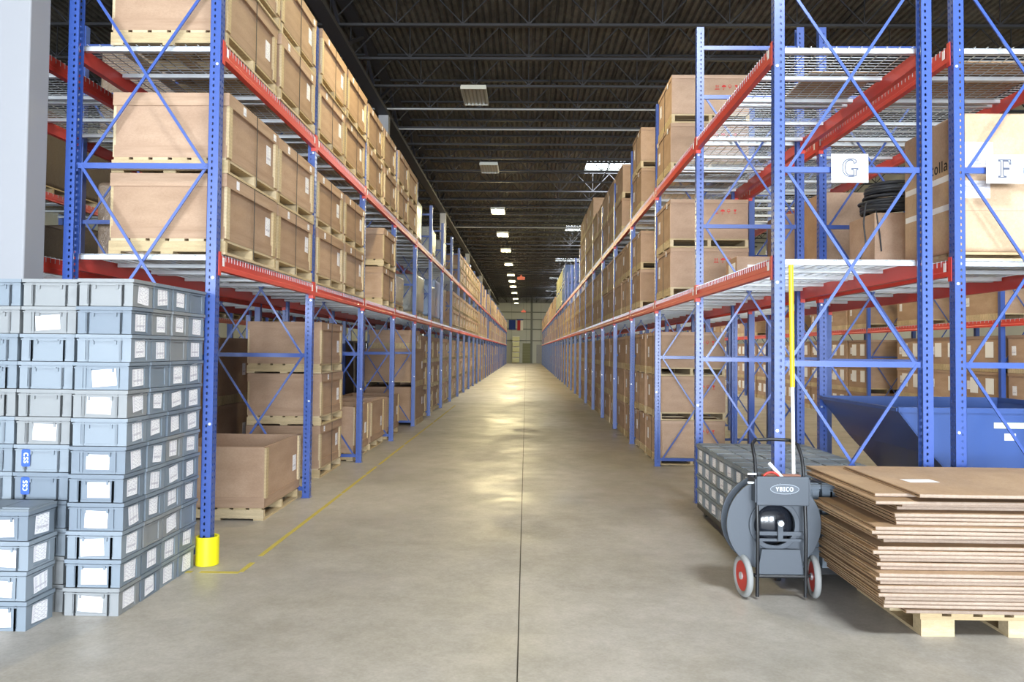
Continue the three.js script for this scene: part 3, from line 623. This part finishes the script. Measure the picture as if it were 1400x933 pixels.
{
  const gA = 'grey totes stacked before the tote-side rack';
  const lean = (i) => 0.004 * i;                                         // the wall of totes leans a little towards the aisle
  for (let r = 0; r < 4; r++) for (let i = 0; i < 12; i++)
    tote(toteA, `grey tote, ${ORD[i]} from the floor, ${ORD[r]} stack along the aisle side of the tote wall`, -2.545 - TW / 2 + lean(i) + rr(-0.006, 0.006), i * TH, 4.93 + TD / 2 + r * 0.286 + rr(-0.0015, 0.0015), gA,
      { grip: r === 0, front: r === 0 && [3, 4, 6, 7, 8, 9, 10, 11].includes(11 - i), side: rnd() < 0.84 ? 1 : 0 });
  for (let c = 0; c < 2; c++) for (let i = 0; i < 12; i++)
    tote(toteA, `grey tote, ${ORD[i]} from the floor, ${c ? 'third' : 'second'} stack leftward from the tote wall corner`, -2.545 - TW / 2 - 0.375 * (c + 1) - 0.02 + lean(i) + rr(-0.004, 0.004), i * TH, 4.99 + TD / 2 + c * 0.01, gA,
      { grip: true, front: c === 0 && [1, 5].includes(11 - i), css: c === 0 && (i === 5 || i === 4) ? (i === 5 ? -1 : 1) : 0 });
  for (let i = 0; i < 4; i++) tote(toteA, `grey tote in the short four-high stack before the tote wall, ${ORD[i]} from floor`, -2.955 - TW / 2 + rr(-0.008, 0.008), i * TH, 4.645 + TD / 2, gA, { grip: true, front: true, side: 1, lid: i === 3 });
}
{
  const gB = 'grey totes behind the strapping cart', base = 0.13;
  const low = (label, x, d, w, l) => { const t = thing('tote_dolly', label, 'dolly', x, 0, -d); mesh('platform', B(w, 0.05, l), mat.black, t, 0, base - 0.026, 0); for (const a of [-1, 1]) for (const b of [-1, 1]) { mesh('caster', cyl(0.05, 0.03, 0, 0, 0, 'x'), mat.black, t, a * (w / 2 - 0.07), 0.05, b * (l / 2 - 0.1)); } return t; };
  low('low black dolly under the long block of lidded grey totes', 1.8 + 0.565, 7.29, 1.11, 2.0);
  low('short black dolly under the few totes right behind the cart', 2.17, 5.965, 0.7, 0.27);
  for (let r = 0; r < 7; r++) for (let c = 0; c < 3; c++) for (let i = 0; i < 4; i++)
    tote(toteB, `grey tote behind cart inside G rack, ${ORD[i]} layer, ${ORD[r]} row back, ${ORD[c]} column from aisle`, 1.8 + 0.185 + c * 0.378, base + i * 0.15, 6.29 + 0.141 + r * 0.287, gB, { side: c === 0 ? -1 : 0, lid: i === 3 });
  for (let c = 0; c < 2; c++) for (let i = 0; i < 4; i++)
    tote(toteB, `grey tote just behind cart before G post, ${ORD[i]} layer, ${ORD[c]} column from aisle`, 1.8 + 0.185 + c * 0.376, base + i * 0.15, 5.812 + 0.141, gB, { side: c === 0 ? -1 : 0, grip: true, lid: i === 3 });
}

// ------------------------------------------------------------------ yellow post guard
{
  const t = thing('post_guard', 'round yellow plastic guard at the foot of the rack post by totes', 'post guard', XL - POST / 2 + 0.005, 0, -D0 + 0.0);
  const s = new THREE.Shape(); s.absarc(0, 0, 0.085, 0, Math.PI * 2); const h = new THREE.Path(); h.absarc(0, 0, 0.072, 0, Math.PI * 2); s.holes.push(h);
  mesh('sleeve', new THREE.ExtrudeGeometry(s, { depth: 0.215, bevelEnabled: true, bevelSize: 0.003, bevelThickness: 0.003, bevelSegments: 2, curveSegments: 28 }).rotateX(-Math.PI / 2).translate(0, 0.004, 0), mat.yellow, t);
}

// ------------------------------------------------------------------ strapping cart
{
  const cx = 1.775, cd = 5.6;
  const t = thing('strapping_cart', 'two-wheeled grey and black strapping cart with big round reel and tray', 'cart', cx, 0, -cd);
  const f = group('frame', t);
  for (const s of [-1, 1]) mesh('upright_tube', tube([[s * 0.165, 0.02, 0.12], [s * 0.165, 0.45, 0.13], [s * 0.165, 0.78, 0.1], [s * 0.165, 0.95, 0.06], [s * 0.16, 1.05, -0.02], [s * 0.12, 1.075, -0.08]], 0.0125, 30, 10), mat.black, f);
  mesh('handle_bar', tube([[-0.12, 1.075, -0.08], [0, 1.08, -0.085], [0.12, 1.075, -0.08]], 0.0125, 10, 10), mat.black, f);
  mesh('axle', cyl(0.012, 0.48, 0, 0.15, 0.06, 'x', 10), mat.black, f);
  mesh('foot_bar', cyl(0.012, 0.36, 0, 0.16, 0.12, 'x', 10), mat.black, f);
  const reel = group('reel', t, -0.03, 0.5, -0.02);
  const ring = (r0, r1, dep) => { const s = new THREE.Shape(); s.absarc(0, 0, r1, 0, Math.PI * 2); const h = new THREE.Path(); h.absarc(0, 0, r0, 0, Math.PI * 2); s.holes.push(h); return new THREE.ExtrudeGeometry(s, { depth: dep, bevelEnabled: true, bevelSize: 0.004, bevelThickness: 0.004, bevelSegments: 2, curveSegments: 48 }); };
  mesh('front_flange', ring(0.165, 0.325, 0.012), mat.reel, reel, 0, 0, 0.06);
  mesh('back_flange', ring(0.1, 0.325, 0.012), mat.reel, reel, 0, 0, -0.1);
  mesh('strap_coil', ring(0.2, 0.285, 0.13), mat.black, reel, 0, 0, -0.08);
  mesh('hub_ring', ring(0.145, 0.172, 0.02), mat.reel, reel, 0, 0, 0.068);
  mesh('hub_bowl', new THREE.SphereGeometry(0.15, 32, 16, 0, Math.PI * 2, 0, Math.PI / 2).scale(1, 0.5, 1).rotateX(Math.PI / 2), mat.reelDark, reel, 0, 0, 0.01);
  mesh('cross_arm', B(0.33, 0.025, 0.015), mat.reel, reel, 0.03, -0.055, 0.1); mesh('cross_arm', B(0.33, 0.018, 0.015), mat.reel, reel, 0.03, -0.1, 0.1);
  mesh('center_arm', B(0.035, 0.14, 0.02), mat.reel, reel, 0.03, -0.03, 0.115); mesh('center_knob', cyl(0.02, 0.03, 0.03, 0.02, 0.125, 'z', 12), mat.zinc, reel);
  const tray = group('tool_tray', t, 0, 0.66, 0.03);
  mesh('front_panel', new RoundedBoxGeometry(0.36, 0.2, 0.02, 2, 0.008), mat.reel, tray, 0, 0.09, 0.12);
  mesh('back_panel', B(0.36, 0.16, 0.015), mat.reel, tray, 0, 0.09, -0.06);
  for (const s of [-1, 1]) mesh('side_panel', B(0.015, 0.16, 0.18), mat.reel, tray, s * 0.18, 0.09, 0.03);
  mesh('tray_bottom', B(0.36, 0.012, 0.18), mat.reel, tray, 0, 0.02, 0.03);
  const plate = canvasTexture(256, 96, (c) => { c.clearRect(0, 0, 256, 96); c.fillStyle = '#525962'; c.beginPath(); c.ellipse(128, 48, 124, 44, 0, 0, 7); c.fill(); c.strokeStyle = '#8b939c'; c.lineWidth = 5; c.beginPath(); c.ellipse(128, 48, 118, 39, 0, 0, 7); c.stroke(); c.fillStyle = '#c3cad2'; c.font = 'bold 50px sans-serif'; c.textAlign = 'center'; c.fillText('YBICO', 128, 66); });
  mesh('name_plate', new THREE.PlaneGeometry(0.21, 0.08), M('#ffffff', { map: plate, transparent: true, roughness: 0.5 }), tray, 0.01, 0.105, 0.1315);
  mesh('lower_panel', new THREE.ExtrudeGeometry(new THREE.Shape([[-0.16, 0], [0.16, 0], [0.13, 0.17], [-0.13, 0.17]].map((p) => new THREE.Vector2(...p))), { depth: 0.015, bevelEnabled: false }), mat.reel, t, 0, 0.17, 0.095);
  const contents = group('tray_contents', t, 0, 0.68, 0.03);
  mesh('cardboard_piece', B(0.26, 0.14, 0.05), M('#9a6e5c', { roughness: 0.8 }), contents, 0.02, 0.1, 0.02);
  mesh('red_strap', new THREE.TorusGeometry(0.06, 0.008, 6, 24), mat.hub, contents, -0.06, 0.13, 0.06);
  mesh('tensioner_handle', tube([[-0.05, 0.24, -0.02], [0.02, 0.15, 0.05], [0.05, 0.1, 0.08]], 0.013, 12, 8), mat.poleWhite, contents);
  for (const s of [-1, 1]) {
    const w = group('wheel', t, s * 0.245, 0.145, 0.06); w.rotation.y = s * -0.12;
    mesh('tire', new THREE.TorusGeometry(0.122, 0.023, 12, 36).rotateY(Math.PI / 2), mat.rubber, w);
    mesh('rim_disc', cyl(0.104, 0.024, 0, 0, 0, 'x', 28), mat.hub, w); mesh('hub_cap', cyl(0.025, 0.045, 0, 0, 0, 'x', 14), mat.zinc, w);
  }
  for (const y of [0.86, 0.8]) mesh('clip', B(0.06, 0.012, 0.012), mat.zinc, t, -0.2, y, 0.11);
}
// ------------------------------------------------------------------ broom pole
{
  const t = thing('broom_pole', 'long pole, yellow above and white below, standing upright in the cart tray', 'pole', 1.9, 0.69, -5.595);
  mesh('white_section', cyl(0.013, 0.77, 0, 0.385, 0, 'y', 14), mat.poleWhite, t); mesh('yellow_section', cyl(0.017, 0.87, 0, 0.77 + 0.435, 0, 'y', 14), mat.poleYellow, t);
  t.rotation.z = 0.012;
}

// ------------------------------------------------------------------ flattened cardboard on a pallet
{
  const p = thing('wooden_pallet', 'bare wooden block pallet under the pile of flattened cardboard', 'pallet', 3.02, 0, -5.28);
  for (const x of [-0.52, 0, 0.52]) {
    mesh('bottom_board', B(0.2, 0.018, 0.92), pick(mat.wood), p, x, 0.009, 0);
    for (const z of [-0.41, 0, 0.41]) mesh('block', B(0.2, 0.082, 0.1), pick(mat.wood), p, x, 0.059, z);
  }
  for (const z of [-0.41, 0, 0.41]) mesh('stringer_board', B(1.25, 0.02, 0.1), pick(mat.wood), p, 0, 0.11, z);
  for (let i = 0; i < 7; i++) mesh('top_board', B(0.13, 0.02, 0.92), pick(mat.wood), p, -0.56 + i * 0.1867, 0.13, 0);
  const N = 30, dy = 0.0242;
  // where the near-left corner of each flattened carton lies, in bundles as they were thrown on
  const bundles = [[2, 2.3, 4.8], [3, 2.13, 4.74], [6, 2.09, 4.71], [3, 2.12, 4.76], [3, 2.1, 4.74], [2, 2.2, 4.83], [3, 2.09, 4.73], [3, 2.22, 4.77], [2, 2.3, 4.85], [1, 2.12, 4.78], [1, 2.16, 4.9], [1, 2.36, 4.74]];
  const spots = bundles.flatMap(([n, x, d]) => Array.from({ length: n }, () => [x + rr(-0.022, 0.022), d + rr(-0.014, 0.014)]));
  for (let i = 0; i < N; i++) {
    const y = 0.1415 + i * dy;
    // a carton folded flat: two walls and the fold at the front, extruded along x
    const len = i > N - 4 ? 1.16 : rr(0.9, 0.98), W = rr(1.35, 1.6), th = 0.0085, gap = 0.0055;
    const s = new THREE.Shape(); s.moveTo(-len, 0); s.lineTo(-0.012, 0); s.quadraticCurveTo(0, 0, 0, 0.0112); s.quadraticCurveTo(0, 2 * th + gap, -0.012, 2 * th + gap); s.lineTo(-len, 2 * th + gap); s.lineTo(-len, th + gap); s.lineTo(-0.02, th + gap); s.lineTo(-0.02, th); s.lineTo(-len, th);
    let g = new THREE.ExtrudeGeometry(s, { depth: W, steps: 10, bevelEnabled: false, curveSegments: 3 });
    g.rotateY(-Math.PI / 2).translate(W, 0, 0);                          // fold towards the camera, length along x
    g = g.index ? g.toNonIndexed() : g;
    const q = g.attributes.position, ph = rr(0, 6), am = 0.0007;
    for (let k = 0; k < q.count; k++) q.setY(k, q.getY(k) + am * Math.sin(5 * q.getX(k) + ph));
    g.computeVertexNormals();
    // brown liner; door-facing fold coloured paler, as if lit by the frontal daylight
    const nz = g.attributes.normal, tri = q.count / 3, order = [...Array(tri).keys()].sort((a, b) => (nz.getZ(3 * a) > 0.5 ? 1 : 0) - (nz.getZ(3 * b) > 0.5 ? 1 : 0));
    const h = new THREE.BufferGeometry();
    for (const key of ['position', 'normal', 'uv']) { const a = g.attributes[key], n = a.itemSize, o = new Float32Array(a.array.length); order.forEach((t, k) => o.set(a.array.subarray(3 * n * t, 3 * n * (t + 1)), 3 * n * k)); h.setAttribute(key, new THREE.BufferAttribute(o, n)); }
    const cut = order.filter((t) => nz.getZ(3 * t) <= 0.5).length;
    h.addGroup(0, 3 * cut, 0); h.addGroup(3 * cut, 3 * (tri - cut), 1);
    const [left, front] = spots[i];
    const m = mesh('flattened_carton', h, [pick(mat.sheet), mat.sheetFrontLit], scene, left, y, -front);
    m.rotation.y = rr(-0.014, 0.014);
    tag(m, `flattened brown carton in the pile beside the cart, ${ORD[i]} from the pallet up`, 'cardboard', 'flattened cartons piled on the pallet');
    if (i === N - 1) { const l = mesh('paper_label', B(0.2, 0.001, 0.12), mat.paperWhite, m, 0.24, 2 * th + gap + 0.001, -0.5); l.rotation.y = 0.1; }
    if (i === N - 3) mesh('paper_label', B(0.12, 0.001, 0.1), mat.paperWhite, m, 0.14, 2 * th + gap + 0.0002, -0.2);
  }
}

// ------------------------------------------------------------------ blue self-dumping hopper
{
  const dN = 7.0, dF = 8.8, yT = 1.21, x0 = 3.29;
  const t = thing('scrap_hopper', 'blue steel scrap hopper with sloping chute under the F rack', 'hopper', x0, 0, -(dN + dF) / 2);
  const wd = dF - dN, pr = [[0, yT], [0.3, 0.82], [0.86, 0.2], [1.75, 0.2], [1.95, yT]], th = 0.012;
  const strip = (a, b, name) => { const g = bar([a[0], a[1], 0], [b[0], b[1], 0], th, wd); mesh(name, g, mat.hopper, t); };
  strip(pr[0], pr[1], 'chute_lip'); strip(pr[1], pr[2], 'chute'); strip(pr[2], pr[3], 'bottom_plate'); strip(pr[3], pr[4], 'rear_plate');
  const side = new THREE.ExtrudeGeometry(new THREE.Shape(pr.map((p) => new THREE.Vector2(...p))), { depth: th, bevelEnabled: false });
  mesh('side_plate', side, mat.hopper, t, 0, 0, wd / 2 - th); mesh('side_plate', side, mat.hopper, t, 0, 0, -wd / 2);
  for (const z of [-1, 1]) mesh('rim_bar', B(1.95, 0.045, 0.035), mat.hopper, t, 0.975, yT, z * (wd / 2));
  mesh('rim_bar', B(0.035, 0.045, wd), mat.hopper, t, 1.95, yT, 0); mesh('rim_bar', B(0.03, 0.03, wd), mat.hopper, t, 0.0, yT, 0);
  mesh('gusset', new THREE.ExtrudeGeometry(new THREE.Shape([[0.45, 0.66], [0.9, 0.66], [0.9, 0.2]].map((p) => new THREE.Vector2(...p))), { depth: 0.02, bevelEnabled: false }), mat.hopper, t, 0, 0, wd / 2);
  for (const z of [-0.6, 0.6]) mesh('base_rail', B(1.3, 0.19, 0.12), mat.black, t, 1.35, 0.096, z);
  mesh('warning_strip', B(0.42, 0.05, 0.002), M('#e3e7b4', { roughness: 0.6 }), t, 1.05, yT - 0.13, wd / 2 + 0.002); mesh('warning_mark', B(0.1, 0.06, 0.002), mat.paperWhite, t, 0.98, yT - 0.23, wd / 2 + 0.002);
  for (let i = 0; i < 9; i++) { const s = mesh('cardboard_scrap', B(rr(0.3, 0.6), 0.006, rr(0.25, 0.5)), pick(mat.sheet), scene, x0 + rr(0.9, 1.5), 0.86 + i * 0.028, -(dN + dF) / 2 + rr(-0.3, 0.35)); s.rotation.set(rr(-0.02, 0.02), rr(0, 3), rr(-0.02, 0.02)); tag(s, `loose cardboard scrap lying inside the blue hopper, ${ORD[i]} from below`, 'cardboard', 'scraps in the hopper'); }
}

// ------------------------------------------------------------------ high-bay lights
const lampBody = merge([bx(0.56, 0.05, 1.2, 0, 0.055, 0), bx(0.02, 0.07, 1.2, -0.28, 0.02, 0), bx(0.02, 0.07, 1.2, 0.28, 0.02, 0)]);
const tubeG = cyl(0.018, 1.1, 0, 0, 0, 'z', 8), wireG = cyl(0.004, 1.34, 0, 0, 0, 'y', 5);
function lamp(label, x, d, lit, power) {
  const t = thing('high_bay_light', label, 'ceiling light', x, 7.58, -d, 'high-bay lights');
  mesh('housing', lampBody, mat.lampHousing, t);
  for (let i = 0; i < 6; i++) mesh('lamp_tube', tubeG, lit ? mat.lampLit : mat.lampOff, t, -0.215 + i * 0.086, 0.01, 0);
  for (const e of [-1, 1]) mesh('reflector_end', B(0.54, 0.07, 0.03), mat.lampHousing, t, 0, 0.02, e * 0.585);
  for (const e of [-1, 1]) mesh('hanging_wire', wireG, mat.black, t, 0, 0.75, e * 0.4);
  if (lit) { const l = new THREE.RectAreaLight(new THREE.Color().setRGB(1.0, 0.86, 0.52), power * 0.42, 0.5, 1.1); l.position.set(0, -0.02, 0); l.lookAt(0, -5, 0); l.castShadow = true; t.add(l); l.lookAt(x, 0, -d);
    const p = new THREE.PointLight(new THREE.Color().setRGB(1.0, 0.85, 0.46), power * 0.25, 0, 2); p.position.set(0, -0.07, 0); p.shadow.radius = 6; p.castShadow = true; t.add(p); }
}
[18.0, 25.2].forEach((d, i) => lamp(`unlit fluorescent high-bay fixture over the aisle, ${i ? 'second' : 'first'} from camera`, -1.24, d, false));
[33, 39.7, 46, 53.5, 61, 66.5, 72, 80, 89, 97].forEach((d, i) => lamp(`glowing high-bay fixture over the aisle, ${ORD[i]} of the lit row`, -1.24, d, true, 150));
lamp('added unseen high-bay light over the aisle mouth, warming the near box faces', -1.24, 10.4, true, 165);  // unseen lamp added to throw warm light on the aisle faces
[11, 18, 26, 34, 42].forEach((d, i) => lamp(`glowing high-bay fixture over the next aisle past F rack, ${ORD[i]} from camera`, 6.6, d, true, 120));

// ------------------------------------------------------------------ far end of the aisle
{
  const f1 = thing('wall_flag', 'dark blue flag hanging on the far end wall', 'flag', -1.9, 4.5, -END + 0.2); mesh('cloth', B(0.9, 1.3, 0.02), M('#2a3f86', { roughness: 0.9 }), f1, 0, 0.65, 0); mesh('rod', cyl(0.02, 1.0, 0, 1.32, 0, 'x', 8), mat.wallGirt, f1);
  const f2 = thing('wall_flag', 'red and white flag with blue band hanging on the far end wall', 'flag', -0.95, 4.4, -END + 0.2);
  mesh('band_red', B(0.42, 1.35, 0.02), M('#b8343a', { roughness: 0.9 }), f2, -0.05, 0.7, 0); mesh('band_white', B(0.36, 1.35, 0.02), M('#e2dcd6', { roughness: 0.9 }), f2, 0.34, 0.7, 0); mesh('band_blue', B(0.9, 0.16, 0.021), M('#2a3f86', { roughness: 0.9 }), f2, 0.09, 1.46, 0);
  for (let i = 0; i < 5; i++) palletBox(`yellowish carton in the tall stack before the far end wall, ${ORD[i]} from below`, { W: 0.95, L: 1.0, H: 0.72, side: 1, kind: 'carton', lod: 1, cm: mat.paleBin, lm: mat.paperWhite }, -1.35, i * 0.72, END - 1.2, 'cartons before the far end wall');
  for (const [d, x, y, n] of [[58.55, -0.42, 7.0, 'near'], [96.35, -0.35, 6.4, 'far']]) {
    const s = thing('hanging_sign', `small red sign hanging from the roof over the aisle, ${n} one of two`, 'sign', x, y, -d);
    mesh('board', new THREE.ExtrudeGeometry(new THREE.Shape([[-0.26, 0], [0.26, 0], [0.3, 0.2], [0.08, 0.24], [0, 0.42], [-0.08, 0.24], [-0.3, 0.2]].map((p) => new THREE.Vector2(...p))), { depth: 0.05, bevelEnabled: false }), mat.signRed, s);
    mesh('hanger', cyl(0.012, CHORD - y - 0.42, 0, 0.42 + (CHORD - y - 0.42) / 2, 0.02, 'y', 6), mat.black, s);
  }
}
renderer.render(scene, camera);
